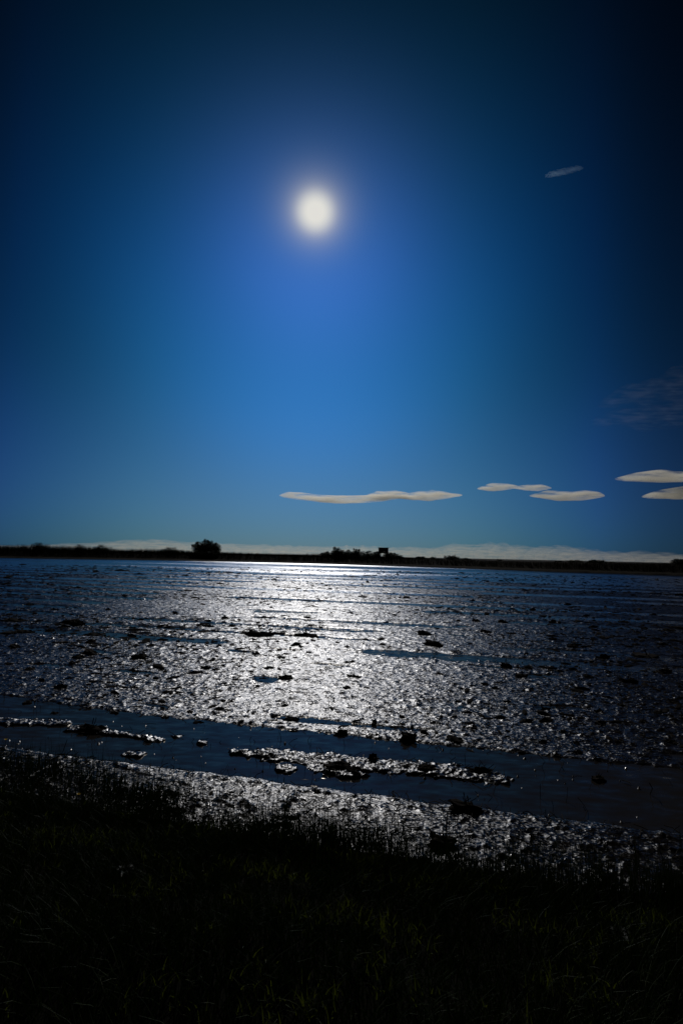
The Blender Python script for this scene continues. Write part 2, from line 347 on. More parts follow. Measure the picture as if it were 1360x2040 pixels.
# ------------------------------------------------------------------ grass, stalks, straw
def blades(x, y, z, h, wd, lean, seg=3, droop=.35):
    """many tapering blades in one mesh (numpy)"""
    n = len(x); yaw = rng.uniform(0, 2*math.pi, n); az_ = rng.uniform(0, 2*math.pi, n)
    cx, sx = np.cos(yaw), np.sin(yaw); lx, ly = np.cos(az_)*lean, np.sin(az_)*lean
    V = []; 
    for k in range(seg+1):
        t = k/seg; ww = wd*(1-t**1.5)*.5 + .0004; bend = t*t
        px = x + lx*h*(t*.5+bend*droop*2); py = y + ly*h*(t*.5+bend*droop*2); pz = z + h*(t - lean*bend*droop)
        V.append(np.stack([px-cx*ww, py-sx*ww, pz], -1)); V.append(np.stack([px+cx*ww, py+sx*ww, pz], -1))
    V = np.stack(V, 1); m = 2*(seg+1)
    F = np.array([[2*k, 2*k+1, 2*k+3, 2*k+2] for k in range(seg)])
    return V.reshape(-1, 3), (np.arange(n)[:, None, None]*m + F[None]).reshape(-1, 4)
def join(parts):
    V = []; F = []; o = 0
    for v, f in parts: V.append(v); F.append(f+o); o += len(v)
    return np.concatenate(V), np.concatenate(F)

n = 230000
u = rng.uniform(-9, 10, n); v = rng.uniform(.9, 5.35, n); x, y = xy(u, v)
clump = fbm(x, y, .9, 3, 71)
edge = np.interp(u, [-4.65, -3.35, -2.2, -1.2, -.4, 1.5], [4.93, 4.75, 4.58, 4.42, 4.34, 4.24]) + .10*fbm(x, y, 1.1, 2, 73)
keep = (rng.random(n) < np.where(v < edge, 1.0, np.exp(-(v-edge)/.16)*.55)) & (np.hypot(x, y) > .9) & (np.abs(x) < y*.85+2.6)
x, y, v, clump = x[keep], y[keep], v[keep], clump[keep]; n = len(x)
z = np.maximum(bank_height(x, y), -.02*(v > 4)) - .01
h = rng.uniform(.06, .19, n)*(1+.5*clump)*np.where(v > 4.1, .9, 1)
P1 = blades(x, y, z, h, rng.uniform(.003, .007, n), rng.uniform(.1, .75, n))
# upright stalks along the water's edge
n = 60000
u = rng.uniform(-8.5, 8, n); eu = np.interp(u, [-4.65, -3.35, -2.2, -1.2, -.4], [4.92, 4.72, 4.52, 4.42, 4.34]); v = eu + .12 + rng.normal(0, .28, n); x, y = xy(u, v)
keep = (v < 5.68) & (rng.random(n) < sstep(fbm(x, y, .7, 2, 77), -1.0, .9)*np.exp(-np.clip(v-eu-.2, 0, 9)/.25)); x, y, v = x[keep], y[keep], v[keep]; n = len(x)
P2 = blades(x, y, np.maximum(bank_height(x, y), -.02)-.01, rng.uniform(.11, .31, n), rng.uniform(.003, .005, n), rng.uniform(.0, .3, n), 3, .2)
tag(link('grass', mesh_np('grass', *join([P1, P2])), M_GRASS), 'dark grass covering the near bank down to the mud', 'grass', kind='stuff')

n = 60000
u = rng.uniform(-9, 9, n); v = rng.uniform(.9, 4.3, n); x, y = xy(u, v)
keep = (fbm(x, y, .45, 3, 78) > .22) & (np.hypot(x, y) > 1.2) & (np.abs(x) < y*.85+1.2); x, y = x[keep], y[keep]; n = len(x)
tag(link('fresh_grass', mesh_np('fresh_grass', *blades(x, y, bank_height(x, y)+rng.uniform(.03, .10, n), rng.uniform(.02, .07, n), rng.uniform(.003, .0065, n), rng.uniform(.1, 1.2, n), 3, .3)), M_FRESH), 'patches of yellow green broader blades catching light in the near grass', 'grass', kind='stuff')

# straw and stubble lying on the mud
def sticks(x, y, z, ln, rad, rise):
    n = len(x); yaw = rng.uniform(0, 2*math.pi, n); pit = rise; V = []
    dx, dy, dz = np.cos(yaw)*np.cos(pit), np.sin(yaw)*np.cos(pit), np.sin(pit); bx, by = -np.sin(yaw), np.cos(yaw)
    bow = rng.normal(0, .12, n)*ln
    for t in (0, .5, 1):
        px = x+dx*ln*t+bx*bow*(t*(1-t)*4); py = y+dy*ln*t+by*bow*(t*(1-t)*4); pz = z+dz*ln*t + np.abs(bow)*t*(1-t)*2
        for k in range(3):
            a = k*2*math.pi/3; V.append(np.stack([px+bx*rad*math.cos(a), py+by*rad*math.cos(a), pz+rad*math.sin(a)], -1))
    V = np.stack(V, 1); F = np.array([[3*s_+k, 3*s_+(k+1) % 3, 3*s_+3+(k+1) % 3, 3*s_+3+k] for s_ in (0, 1) for k in range(3)])
    return V.reshape(-1, 3), (np.arange(n)[:, None, None]*9+F[None]).reshape(-1, 4)
def polar(n, r0, r1, p=1.0, spread=42):
    r = r0*(r1/r0)**(rng.random(n)**p); a = R(1)*rng.uniform(-spread, spread, n); return r*np.sin(a), r*np.cos(a), r
x, y, r = polar(26000, 4.8, 75); z = mud_height(x, y); k = z > -.004; x, y, r, z = x[k], y[k], r[k], z[k]
parts = [sticks(x, y, z+.004, rng.uniform(.02, .13, len(x))*(1+r*.02), rng.uniform(.0015, .004, len(x))*(1+r*.06), np.abs(rng.normal(0, .22, len(x))))]
x, y, r = polar(1500, 5, 90); parts.append(sticks(x, y, mud_height(x, y)*0-.01, rng.uniform(.04, .16, len(x)), rng.uniform(.002, .004, len(x))*(1+r*.03), rng.uniform(.5, 1.5, len(x))))
tag(link('straw', mesh_np('straw', *join(parts)), M_STRAW), 'dark bits of straw and stubble strewn over the wet mud', 'straw', kind='stuff')

# ------------------------------------------------------------------ clods
import bmesh
def lump_mesh(name, seed, sub=3, rough=.35, flat=.45):
    bm = bmesh.new(); bmesh.ops.create_icosphere(bm, subdivisions=sub, radius=1.0)
    co = np.array([v_.co[:] for v_ in bm.verts])
    d = 1 + rough*fbm(co[:, 0]+seed*3.1+co[:, 2], co[:, 1]-seed*1.7+co[:, 2]*.6, .9, 3, seed) + rough*.4*perlin(co[:, 0]*4+co[:, 2]*3, co[:, 1]*4-co[:, 2]*3, seed+5)
    for v_, k_ in zip(bm.verts, d):
        v_.co = v_.co*k_; v_.co.z *= flat
        if v_.co.z < -.12: v_.co.z = -.12
    me_ = bpy.data.meshes.new(name); bm.to_mesh(me_); bm.free(); me_.materials.append(M_CLOD); return me_
lumps = [lump_mesh('clod', 3+i, 3, .75, .32+.05*(i % 3)) for i in range(7)]
# debris too small to count: thousands of little crumbs over the field
x, y, r = polar(80000, 5.4, 95, .62); u, v = uv(x, y)
dens = fbm(x, y, 6, 3, 81)*.8 + .25*sstep(np.abs(x), 3, 30)
k = (rng.random(len(x)) < .35+dens) & ((v > 7.2) | (v < 5.3)); x, y, r, v = x[k], y[k], r[k], v[k]
tmpl = []
for i in range(5):
    bm = bmesh.new(); bmesh.ops.create_icosphere(bm, subdivisions=1, radius=1.0); co = np.array([q.co[:] for q in bm.verts]); fc = np.array([[w_.index for w_ in f.verts] for f in bm.faces]); bm.free()
    tmpl.append((co*(1+.5*rng.uniform(-1, 1, (len(co), 1))), fc))
sc = rng.gamma(1.2, .0055, len(x))*(1+r*.05)+.003; sc = np.minimum(sc, .035+.004*r)*np.where(v < 5.3, .5, 1); VV_ = []; FF_ = []; o_ = 0; zz = mud_height(x, y)
for i in range(len(x)):
    co, fc = tmpl[i % 5]; a = rng.uniform(0, 6.28); ca, sa = math.cos(a), math.sin(a); e = rng.uniform(1.2, 4); hh = rng.uniform(.35, .9)
    p = np.stack([(co[:, 0]*ca*e-co[:, 1]*sa)*sc[i]+x[i], (co[:, 0]*sa*e+co[:, 1]*ca)*sc[i]+y[i], co[:, 2]*sc[i]*hh+max(zz[i], -.005)], -1)
    VV_.append(p); FF_.append(fc+o_); o_ += len(p)
tag(link('mud_crumbs', mesh_np('mud_crumbs', np.concatenate(VV_), np.concatenate(FF_), False), M_CLOD), 'small dark crumbs of earth scattered over the flooded field', 'crumbs', kind='stuff')

# stalks that stick out of a clod, as one part
def stalk_mesh(seed, n_, ln):
    st = np.random.default_rng(seed); x_ = st.normal(0, .12, n_); y_ = st.normal(0, .12, n_)
    v_, f_ = sticks(x_, y_, np.full(n_, .05), st.uniform(.5, 1.0, n_)*ln, np.full(n_, .045), st.uniform(.2, 1.3, n_))
    me_ = mesh_np('tuft', v_, f_); me_.materials.append(M_STRAW); return me_
stalks = [stalk_mesh(90+i, 5+2*i, 1.1) for i in range(3)]
def clod(px, py, wpx, hpx, label, group=None, stk=True, i=None, elong=None):
    p = at(px, py); d = p.y; wd = wpx*d/F0/2*(.78 if group else 1); i = random.randrange(7) if i is None else i
    o = link('clod', lumps[i]); o.location = (p.x, p.y, mud0(p)); rz = random.uniform(-.4, .4)
    fl = .36; hz = hpx*d/F0/fl*.68*(.85 if group else 1)
    o.scale = (wd, wd*(elong or random.uniform(.6, 1.1)), min(hz, wd*3)); o.rotation_euler = (0, 0, rz)
    tag(o, label, 'clod', group)
    if stk:
        s_ = link('tuft', stalks[i % 3], parent=o); s_.rotation_euler.z = random.uniform(0, 6)
    return o
def mud0(p): return float(max(mud_height(np.array([p.x]), np.array([p.y]))[0], 0.0)) - .004
G = 'dark clods on the flooded field'
clod(524, 1268, 56, 15, 'largest clump of earth in the middle of the shining field, heaped at one end', i=0, elong=.5)
clod(498, 1262, 36, 6, 'flat dark streak of earth just behind the largest black clump', i=1, elong=.5)
clod(568, 1353, 28, 10, 'dark pointed clod below the largest clump, on bright mud', i=2)
clod(816, 1476, 30, 22, 'round black clump with stalks on the far edge of the water channel', i=0, elong=.8)
clod(580, 1434, 28, 9, 'flat dark clod with stalks on the mud just beyond the water channel, left of centre', i=3)
clod(678, 1463, 20, 8, 'small dark clod touching the far edge of the water channel, near the middle', i=4)
clod(864, 1286, 32, 12, 'dark clod right of centre with a smaller one just behind it', i=5)
clod(842, 1264, 24, 9, 'dark tufted clod right of centre, behind its bigger neighbour', i=6)
clod(608, 1268, 50, 8, 'long low dark clod right beside the largest black clump', i=2, elong=.4)
clod(672, 1531, 50, 12, 'black clump on the mud ridge inside the water channel', i=1, elong=.6)
clod(704, 1541, 30, 9, 'dark clump at the lower end of the middle mud ridge in the channel', i=5)
clod(742, 1517, 16, 12, 'small black clod standing alone on the middle mud ridge, left of the gap', i=2, stk=False)
clod(850, 1535, 40, 12, 'dark clump on the left part of the right hand mud islet in the channel', i=3)
clod(955, 1540, 34, 8, 'flat dark clod at the right end of the right hand mud islet', i=4)
clod(185, 1455, 50, 13, 'black clump on the small mud islet at the left of the channel', i=6, elong=.6)
clod(1190, 1553, 24, 10, 'dark tuft standing alone in the right part of the water channel', i=1)
clod(885, 1688, 50, 30, 'big black clump of weeds among the grass at the water edge, right of centre', i=0, elong=.8)
clod(925, 1612, 50, 14, 'dark clump on the near edge of the channel, right of centre', i=5)
clod(155, 1246, 22, 14, 'black clod standing in the long blue furrow puddle on the left', i=3)
seenclods = [(182,1303,34,12),(84,1357,14,8),(278,1312,40,12),(160,1310,26,10),(410,1332,24,8),(335,1250,18,6),(350,1222,14,5),(405,1205,12,4),(250,1188,12,5),(418,1249,28,6),(270,1288,18,6),(302,1286,14,6),
 (360,1290,14,6),(190,1264,40,7),(132,1243,30,8),(30,1237,50,8),(45,1260,50,8),(100,1256,20,6),(20,1262,40,6),(200,1334,20,6),(145,1324,14,6),(310,1352,14,5),(270,1372,18,6),(300,1288,16,5),
 (948,1238,16,8),(1000,1240,22,9),(966,1260,26,7),(1020,1263,26,6),(912,1238,12,5),(1008,1328,24,10),(1040,1350,30,12),(1052,1332,16,6),(1090,1332,30,6),(964,1365,18,6),(985,1373,14,5),(920,1374,14,6),
 (877,1345,16,6),(870,1253,14,6),(1088,1415,22,10),(1050,1440,18,7),(1195,1445,20,8),(1140,1290,26,9),(1200,1312,26,10),(1170,1350,22,8),(1290,1308,60,9),(1250,1360,36,10),(1320,1340,40,9),(1100,1275,20,6),
 (728,1274,14,5),(762,1285,14,6),(758,1274,18,5),(672,1282,10,5),(690,1290,12,4),(700,1320,14,4),(690,1322,10,5),(655,1315,9,4),(600,1290,12,6),(616,1301,14,7),(555,1297,12,4),(540,1297,14,4),(570,1304,14,4),(510,1304,18,6),
 (488,1298,14,5),(540,1308,12,3),(562,1316,10,4),(588,1311,10,4),(470,1254,14,5),(428,1279,16,5),(412,1333,18,7),(445,1328,10,4),(535,1333,18,6),(556,1335,10,6),(520,1360,10,4),(580,1395,12,4),(461,1400,10,4),(570,1278,14,4),
 (705,1350,30,6),(690,1372,20,5),(730,1372,14,4),(800,1430,14,6),(745,1441,10,6),(905,1475,40,9),(935,1445,20,6),(995,1432,20,7),(1190,1420,24,7),(1280,1440,24,8),(1310,1420,22,8),(1080,1480,16,6),(1120,1460,18,6),
 (640,1250,10,4),(540,1212,8,4),(520,1201,8,4),(760,1214,8,4),(830,1216,10,3),(1060,1215,12,4),(940,1197,12,4),(1030,1192,12,4),(1130,1205,14,4),(60,1205,16,4),(110,1215,18,5),(20,1225,16,5),(215,1215,10,4),(280,1235,12,4),
 (55,1400,20,6),(110,1420,18,5),(230,1420,18,6),(330,1430,18,6),(390,1440,14,5),(480,1440,12,4),(20,1325,24,6),(60,1335,22,6),(120,1372,24,7),(30,1290,26,7),(1240,1240,26,5),(1330,1255,26,5),(1180,1250,18,5),(1300,1225,18,4),(1100,1240,18,5),
 (1205,1272,20,5),(1255,1290,18,6),(1345,1400,26,8),(1230,1480,26,8),(1335,1480,26,8),(1150,1500,20,7),(1040,1500,18,6),(190,1620,1,1)]
rows_ = [(0, 'on the far part of the field'), (1231, 'level with the large clump'), (1272, 'just in front of the large clump'), (1320, 'halfway from large clump to channel'), (1392, 'near the channel')]
cols_ = [(0, 'at the left edge'), (150, 'left of the tree'), (330, 'below the tree'), (480, 'below the sun'), (650, 'below the hide'), (820, 'right of the hide'), (1000, 'towards the right'), (1180, 'at the right edge')]
cells = {}
for c4 in seenclods[:-1]:
    ri = max(i for i, r_ in enumerate(rows_) if c4[1] >= r_[0]); ci = max(i for i, q in enumerate(cols_) if c4[0] >= q[0]); cells.setdefault((ri, ci), []).append(c4)
ordn = ['leftmost', 'second', 'third', 'fourth', 'fifth', 'sixth', 'seventh', 'eighth', 'ninth', 'tenth', 'eleventh', 'twelfth']
for (ri, ci), lst in sorted(cells.items()):
    lst.sort()
    for k_, (a, b, c_, d_) in enumerate(lst):
        pre = ('lone dark clod ' if len(lst) == 1 else 'dark clod, leftmost ' if k_ == 0 else 'dark clod, rightmost ' if k_ == len(lst)-1 else 'dark clod, %s from left ' % ordn[k_])
        clod(a, b, c_, d_, pre + cols_[ci][1] + ', ' + rows_[ri][1], G, stk=random.random() < .4)

# ------------------------------------------------------------------ far bank plants
def top_at(px, back):                       # a point of the embankment, "back" metres behind the shore
    sx, sy = shore_at(px); ax, ay = away(float(sx), float(sy))
    hs = np.interp(px, [0, 400, 650, 900, 1360], [.9, .9, .95, 1.03, 1.08])
    return Vector((sx+ax*back, sy+ay*back, float(np.interp(back, [p[0] for p in prof], [p[1] for p in prof]))*hs))
def px_of(p):                               # only used to give a plant the size it has in the photograph
    q = CAM_M.inverted() @ p; return W0/2+F0*q.x/-q.z, H0/2-F0*q.y/-q.z
# reeds and rough grass all along the embankment: (px, skyline y of the photograph)
skyl = [(-700, 1080), (-100, 1083), (0, 1085), (60, 1084), (75, 1081), (100, 1086), (160, 1087), (200, 1089), (240, 1093), (300, 1092), (350, 1094), (385, 1096), (440, 1098), (520, 1101), (600, 1102.5), (650, 1102), (700, 1106), (760, 1106), (830, 1110), (900, 1113), (1000, 1116.5), (1100, 1118.5), (1200, 1120), (1360, 1122), (1700, 1130)]
n = 65000
t = rng.uniform(-500, 1650, n); back = rng.uniform(4.5, 20, n); X_, Y_, Z_, H_ = [], [], [], []
sxs, sys_ = shore_at(t); dd = np.hypot(sxs, sys_); ax, ay = sxs/dd, sys_/dd
hs = np.interp(t, [0, 400, 650, 900, 1360], [.9, .9, .95, 1.03, 1.08]); zb = np.interp(back, [p[0] for p in prof], [p[1] for p in prof])*hs
x = sxs+ax*back; y = sys_+ay*back
hor = np.interp(t, [0, 1360], [1093, 1121]); want = EYE + (hor-np.interp(t, [a for a, _ in skyl], [b for _, b in skyl]))*y/F0
nz = perlin(t/7.0, t*0+2, 91)*.55 + perlin(t/2.2, t*0+7, 92)*.35
h = np.clip((want-zb), .12, 4)*(rng.uniform(.7, 1.12, n)+nz*np.where(t < 240, .24, .17)); tall = (rng.random(n) < .02); h = h*np.where(tall & (t < 420), 1.18, 1)
v_, f_ = blades(x, y, zb-.05, h, rng.uniform(.025, .08, n), rng.uniform(0, .3, n), 3, .3)
tag(link('reeds', mesh_np('reeds', v_, f_), M_REED), 'dark reeds and rough grass growing along the far embankment', 'reeds', kind='stuff')

def tube(V, F, pts, rad, k=6):
    o = len(V); n_ = len(pts)
    for i, p in enumerate(pts):
        d = (pts[min(i+1, n_-1)]-pts[max(i-1, 0)]).normalized(); a = d.orthogonal().normalized(); b = d.cross(a)
        for j in range(k):
            q = p + (a*math.cos(6.2832*j/k)+b*math.sin(6.2832*j/k))*rad[i]; V.append(tuple(q))
    for i in range(n_-1):
        for j in range(k): F.append((o+i*k+j, o+i*k+(j+1) % k, o+(i+1)*k+(j+1) % k, o+(i+1)*k+j))
def leaves(cs, nper, size):
    V = []; 
    for (c, r_) in cs:
        m = int(nper*r_[0]*r_[2]); d = rng.normal(0, 1, (m, 3)); d /= np.linalg.norm(d, axis=1, keepdims=True); q = d*(rng.random((m, 1))**.42)
        p = q*np.array(r_)+np.array(c); a = rng.normal(0, 1, (m, 3)); a /= np.linalg.norm(a, axis=1, keepdims=True); b = np.cross(a, rng.normal(0, 1, (m, 3))); b /= np.linalg.norm(b, axis=1, keepdims=True)
        s_ = rng.uniform(.5, 1.3, (m, 1))*size
        V.append(np.stack([p-a*s_, p-b*s_*.45, p+a*s_, p+b*s_*.45], 1))
    V = np.concatenate(V); n_ = len(V); return mesh_np('crown', V.reshape(-1, 3), np.arange(n_*4).reshape(-1, 4), False)
def plant(name, cat, label, px, ytop, wpx, back=14, lobes=7, dens=260, group=None, trunk_px=None, base_drop=.2, shape=None, size=.13):
    p = top_at(px, back); s_ = F0/p.y; w_ = wpx/s_; horiz = 1093+28*px/1360.; ztop = EYE+(horiz-ytop)/s_; h_ = ztop-p.z
    root = empty(name, p); tag(root, label, cat, group); V, F, cs = [], [], []
    tr = 0 if trunk_px is None else trunk_px/s_
    for i in range(lobes):
        fx = (i+.5)/lobes*2-1 if lobes > 1 else 0
        env = math.sqrt(max(.05, 1-(abs(fx)**2.2)*.8)) if shape is None else float(np.interp(fx, np.linspace(-1, 1, len(shape)), shape))
        hh = (h_-tr)*env; r_ = (w_/lobes*random.uniform(1.0, 1.35), w_/lobes*random.uniform(1, 1.6), hh*.5*random.uniform(.85, 1.0))
        c = (fx*w_*.5*(1-1/lobes*.6), random.uniform(-.2, .2)*w_, tr+hh-r_[2]*1.0)
        cs.append((c, r_)); cs.append(((c[0]*.9, -c[1], tr+hh*.35), (r_[0], r_[1], hh*.38)))
        for q in range(2):
            ax_ = random.uniform(-.8, .8); cs.append(((c[0]+r_[0]*ax_, c[1], c[2]+r_[2]*random.uniform(.5, .95)), (r_[0]*.35, r_[0]*.35, r_[2]*.28)))
        base = Vector((c[0]*.25, 0, -.1)); tip = Vector((c[0], c[1], c[2])); mid = base.lerp(tip, .5)+Vector((0, 0, .1*h_))
        tube(V, F, [base, mid, tip], [.035*h_, .02*h_, .008*h_])
    tk = mesh_np('trunk', V, F); link('trunk', tk, M_BARK, root)
    link('crown', leaves(cs, dens, size), M_LEAF, root); return root
plant('tree', 'tree', 'dark broad crowned tree, tallest on the far bank, left of the sun path', 409, 1074.5, 54, 12, 7, 420, trunk_px=3, shape=[.5, .88, .80, 1.0, .95, .76, .86, .6], size=.16)
plant('shrub', 'shrub', 'tallest pointed shrub on the far bank between the tree and the hide', 672, 1090.5, 26, 12, 4, 570, shape=[.5, 1, .9, .6])
plant('shrub', 'shrub', 'low rounded shrub just left of the tallest pointed shrub', 650, 1098.5, 22, 12, 3, 570)
plant('shrub', 'shrub', 'dark low shrub just right of the tallest pointed shrub', 694, 1096.5, 22, 12, 3, 570)
plant('shrub', 'shrub', 'round domed shrub midway between the pointed shrub and the hide', 713, 1093, 20, 12, 4, 570)
plant('shrub', 'shrub', 'double crowned open shrub left of the hide, right of the round domed one', 737, 1096, 24, 12, 3, 418, shape=[.9, .6, 1])
plant('shrub', 'shrub', 'small shrub touching the left side of the hide', 757, 1098, 14, 13, 2, 570)
plant('shrub', 'shrub', 'sloping low shrub touching the right side of the hide', 792, 1100, 38, 13, 5, 570, shape=[1, .95, .7, .4])
plant('shrub', 'shrub', 'low dark shrub, first one right of the hide with a gap between', 844, 1108.2, 16, 13, 3, 570)
plant('shrub', 'shrub', 'very small round shrub between two low ones right of the hide', 867, 1109, 8, 13, 2, 570)
plant('shrub', 'shrub', 'ragged two peaked shrub, widest open one right of the hide', 900, 1105, 26, 13, 4, 380, shape=[.9, .7, .8, 1, .5])
plant('shrub', 'shrub', 'low shrub fading into the bank, just right of the ragged two peaked one', 930, 1111.5, 20, 13, 3, 494, shape=[.6, 1, .6])
plant('shrub', 'shrub', 'tiny pointed shrub alone in the middle of the bare right bank', 1002, 1113, 8, 12, 2, 380, shape=[1, .4])
plant('shrub', 'shrub', 'pair of tiny shrubs left of the first wide low shrub on the right', 1114, 1117, 12, 12, 2, 494)
plant('shrub', 'shrub', 'wide low shrub with ragged top, left one of two on the right bank', 1150, 1115.5, 30, 12, 5, 494)
plant('shrub', 'shrub', 'wide low domed shrub, right one of two on the right bank', 1194, 1115.3, 38, 12, 6, 494)
plant('shrub', 'shrub', 'single very small shrub right of the wide domed one', 1224, 1118.8, 8, 12, 2, 494)
plant('shrub', 'shrub', 'pointed dark shrub at the far right end of the bank', 1353, 1112, 26, 12, 4, 532, shape=[.5, .9, .75, 1, .8])
plant('shrub', 'shrub', 'upright ragged shrub rising over the reeds at the far left', 74, 1079.5, 26, 12, 5, 304, shape=[.7, 1, .8, .95, .6], size=.1)
plant('shrub', 'shrub', 'thin upright shrub over the reeds, second from the left', 155, 1083, 16, 12, 3, 285, shape=[.8, 1, .7], size=.1)
plant('shrub', 'shrub', 'low rounded shrub over the reeds, third from the left', 200, 1085.5, 30, 12, 4, 380, size=.1)
plant('shrub', 'shrub', 'low bushy shrub just left of the tall tree', 335, 1089.5, 36, 12, 5, 380, size=.1)

# the bird hide: a boarded box on posts
def box(V, F, x0, x1, y0, y1, z0, z1):
    o = len(V); V += [(x0, y0, z0), (x1, y0, z0), (x1, y1, z0), (x0, y1, z0), (x0, y0, z1), (x1, y0, z1), (x1, y1, z1), (x0, y1, z1)]
    F += [tuple(o+i for i in f) for f in ((0, 3, 2, 1), (4, 5, 6, 7), (0, 1, 5, 4), (1, 2, 6, 5), (2, 3, 7, 6), (3, 0, 4, 7))]
def part(name, parent, boxes, mat=M_WOOD):
    V, F = [], []
    for b in boxes: box(V, F, *b)
    me_ = mesh_np(name, V, F, False); return link(name, me_, mat, parent)
p = top_at(771, 15); s_ = F0/p.y; zt = EYE+(1108.9-1091.8)/s_; zb_ = EYE+(1108.9-1101.6)/s_
hw = 9.6/s_; root = empty('bird_hide', p, R(-6)); tag(root, 'dark boarded bird hide standing on posts on the far bank', 'hide')
t0, b0 = zt-p.z, zb_-p.z; dp = 1.1
wl = []                                      # walls of boards with an open viewing slot towards the field
nb = 7; bh = (t0-b0)/nb
for k_ in range(nb):
    z0 = b0+k_*bh; z1 = z0+bh-.012
    if k_ in (4,): continue
    wl.append((-hw, hw, -dp, -dp+.03+.004*(k_ % 2), z0, z1))
wl += [(-hw, hw, dp-.03, dp, b0, t0), (-hw, -hw+.03, -dp+.04, dp-.035, b0, t0), (hw-.03, hw, -dp+.04, dp-.035, b0, t0)]
part('wall', root, wl)
part('shutter', root, [(-hw+.04, hw-.04, -dp-.02, -dp-.003, b0+4*bh+.02, b0+5*bh-.03)])
part('roof', root, [(-hw-.18, hw+.18, -dp-.25, dp+.2, t0+.003, t0+.09)])
part('floor', root, [(-hw+.003, hw-.003, -dp+.003, dp-.003, b0-.12, b0-.003)])
for sx in (-1, 1):
    for sy in (-1, 1):
        part('post', root, [(sx*(hw-.2)-.08, sx*(hw-.2)+.08, sy*(dp-.2)-.08, sy*(dp-.2)+.08, -.3, b0-.123)])
V, F = [], []
tube(V, F, [Vector((-hw+.2, -dp+.1, .1)), Vector((hw-.2, -dp+.1, b0-.15))], [.05, .05]); link('brace', mesh_np('brace', V, F, False), M_WOOD, root)
st = []
for k_ in range(6): st.append((hw+.05+k_*.28, hw+.33+k_*.28, -.4, .4, b0-.1-(k_+1)*b0/6.5-.03, b0-.1-(k_+1)*b0/6.5))
part('stair', root, st)

# flowers and one broad leaved plant in the grass
def flower(px, py, z, label, r_=.018):
    p = at(px, py, z+.14); g_ = float(bank_height(np.array([p.x]), np.array([p.y]))[0]); root = empty('dandelion', (p.x, p.y, g_)); tag(root, label, 'flower', None)
    V, F = [], []; top = p.z-g_; tube(V, F, [Vector((0, 0, 0)), Vector((.01, 0, top*.5)), Vector((0, 0, top))], [.003, .0025, .002], 5)
    link('stem', mesh_np('stem', V, F), M_GRASS, root); V, F = [], []
    for k_ in range(22):
        a = k_*2.39996; L_ = r_*(1 if k_ % 2 else .7); c_, s2 = math.cos(a), math.sin(a); o = len(V); up_ = .35 if k_ % 2 else .8
        V += [(-s2*.0025, c_*.0025, top), (s2*.0025, -c_*.0025, top), (c_*L_+s2*.003, s2*L_-c_*.003, top+L_*up_), (c_*L_-s2*.003, s2*L_+c_*.003, top+L_*up_)]; F.append((o, o+1, o+2, o+3))
    link('petals', mesh_np('petals', V, F, False), M_YELLOW, root)
flower(157, 1583, .05, 'yellow dandelion in the dark grass at the left')
flower(12, 1474, .02, 'orange yellow flower at the left edge, above the reeds by the water', .022)
def dock(px, py, label, n_=6, L_=.075):
    p = at(px, py, .45); g_ = float(bank_height(np.array([p.x]), np.array([p.y]))[0]); root = empty('broad_leaf_plant', (p.x, p.y, g_)); tag(root, label, 'plant')
    for k_ in range(n_):
        a = k_*2.4; V = []; m = 7
        for i in range(m+1):
            t_ = i/m; w_ = .018*math.sin(math.pi*min(1, t_*.94+.03))**.8; rr = L_*t_*.9; zz_ = .06+L_*(.9*t_-.75*t_*t_)
            for sgn in (-1, 0, 1): V.append((rr*math.cos(a)-sgn*w_*math.sin(a), rr*math.sin(a)+sgn*w_*math.cos(a), zz_+abs(sgn)*.01))
        link('leaf', mesh_np('leaf', V, grid_faces(m+1, 3)), M_DOCK, root)
dock(250, 1712, 'pale broad leaved plant low in the grass at the left')
dock(1235, 1822, 'bluish broad leaved plant low in the grass at the right')

# ------------------------------------------------------------------ clouds (real volumes, kilometres away)
def cloud_mat(name, dens_, g=.6, colr=(1, .95, .82), noise=None):
    m = bpy.data.materials.new(name); m.use_nodes = True; t = m.node_tree; t.nodes.remove(t.nodes['Principled BSDF'])
    vs_ = t.nodes.new('ShaderNodeVolumePrincipled'); vs_.inputs['Color'].default_value = (*colr, 1); vs_.inputs['Density'].default_value = dens_; vs_.inputs['Anisotropy'].default_value = g
    t.links.new(vs_.outputs[0], t.nodes['Material Output'].inputs['Volume'])
    if noise:
        tc_ = t.nodes.new('ShaderNodeTexCoord'); mp = t.nodes.new('ShaderNodeMapping'); mp.inputs['Scale'].default_value = (.0035, .004, .03); t.links.new(tc_.outputs['Object'], mp.inputs['Vector'])
        n = t.nodes.new('ShaderNodeTexNoise'); n.inputs['Scale'].default_value = 1; n.inputs['Detail'].default_value = 4; n.inputs['Roughness'].default_value = .6; t.links.new(mp.outputs[0], n.inputs['Vector'])
        r = t.nodes.new('ShaderNodeMapRange'); t.links.new(n.outputs[0], r.inputs['Value']); r.inputs['From Min'].default_value = .40; r.inputs['From Max'].default_value = .62; r.inputs['To Min'].default_value = noise*dens_; r.inputs['To Max'].default_value = dens_*2.4
        t.links.new(r.outputs[0], vs_.inputs['Density'])
    return m
M_CLOUD = cloud_mat('cloud vapour', .0055, noise=.01)
M_WISP = cloud_mat('thin cloud vapour', .0009, .6, (.55, .8, 1), noise=.2)
M_FAINT = cloud_mat('faint cloud vapour', .00024, noise=.02)
M_BANKC = cloud_mat('cloud bank vapour', .0004, .6, (1, .92, .76), noise=.12)
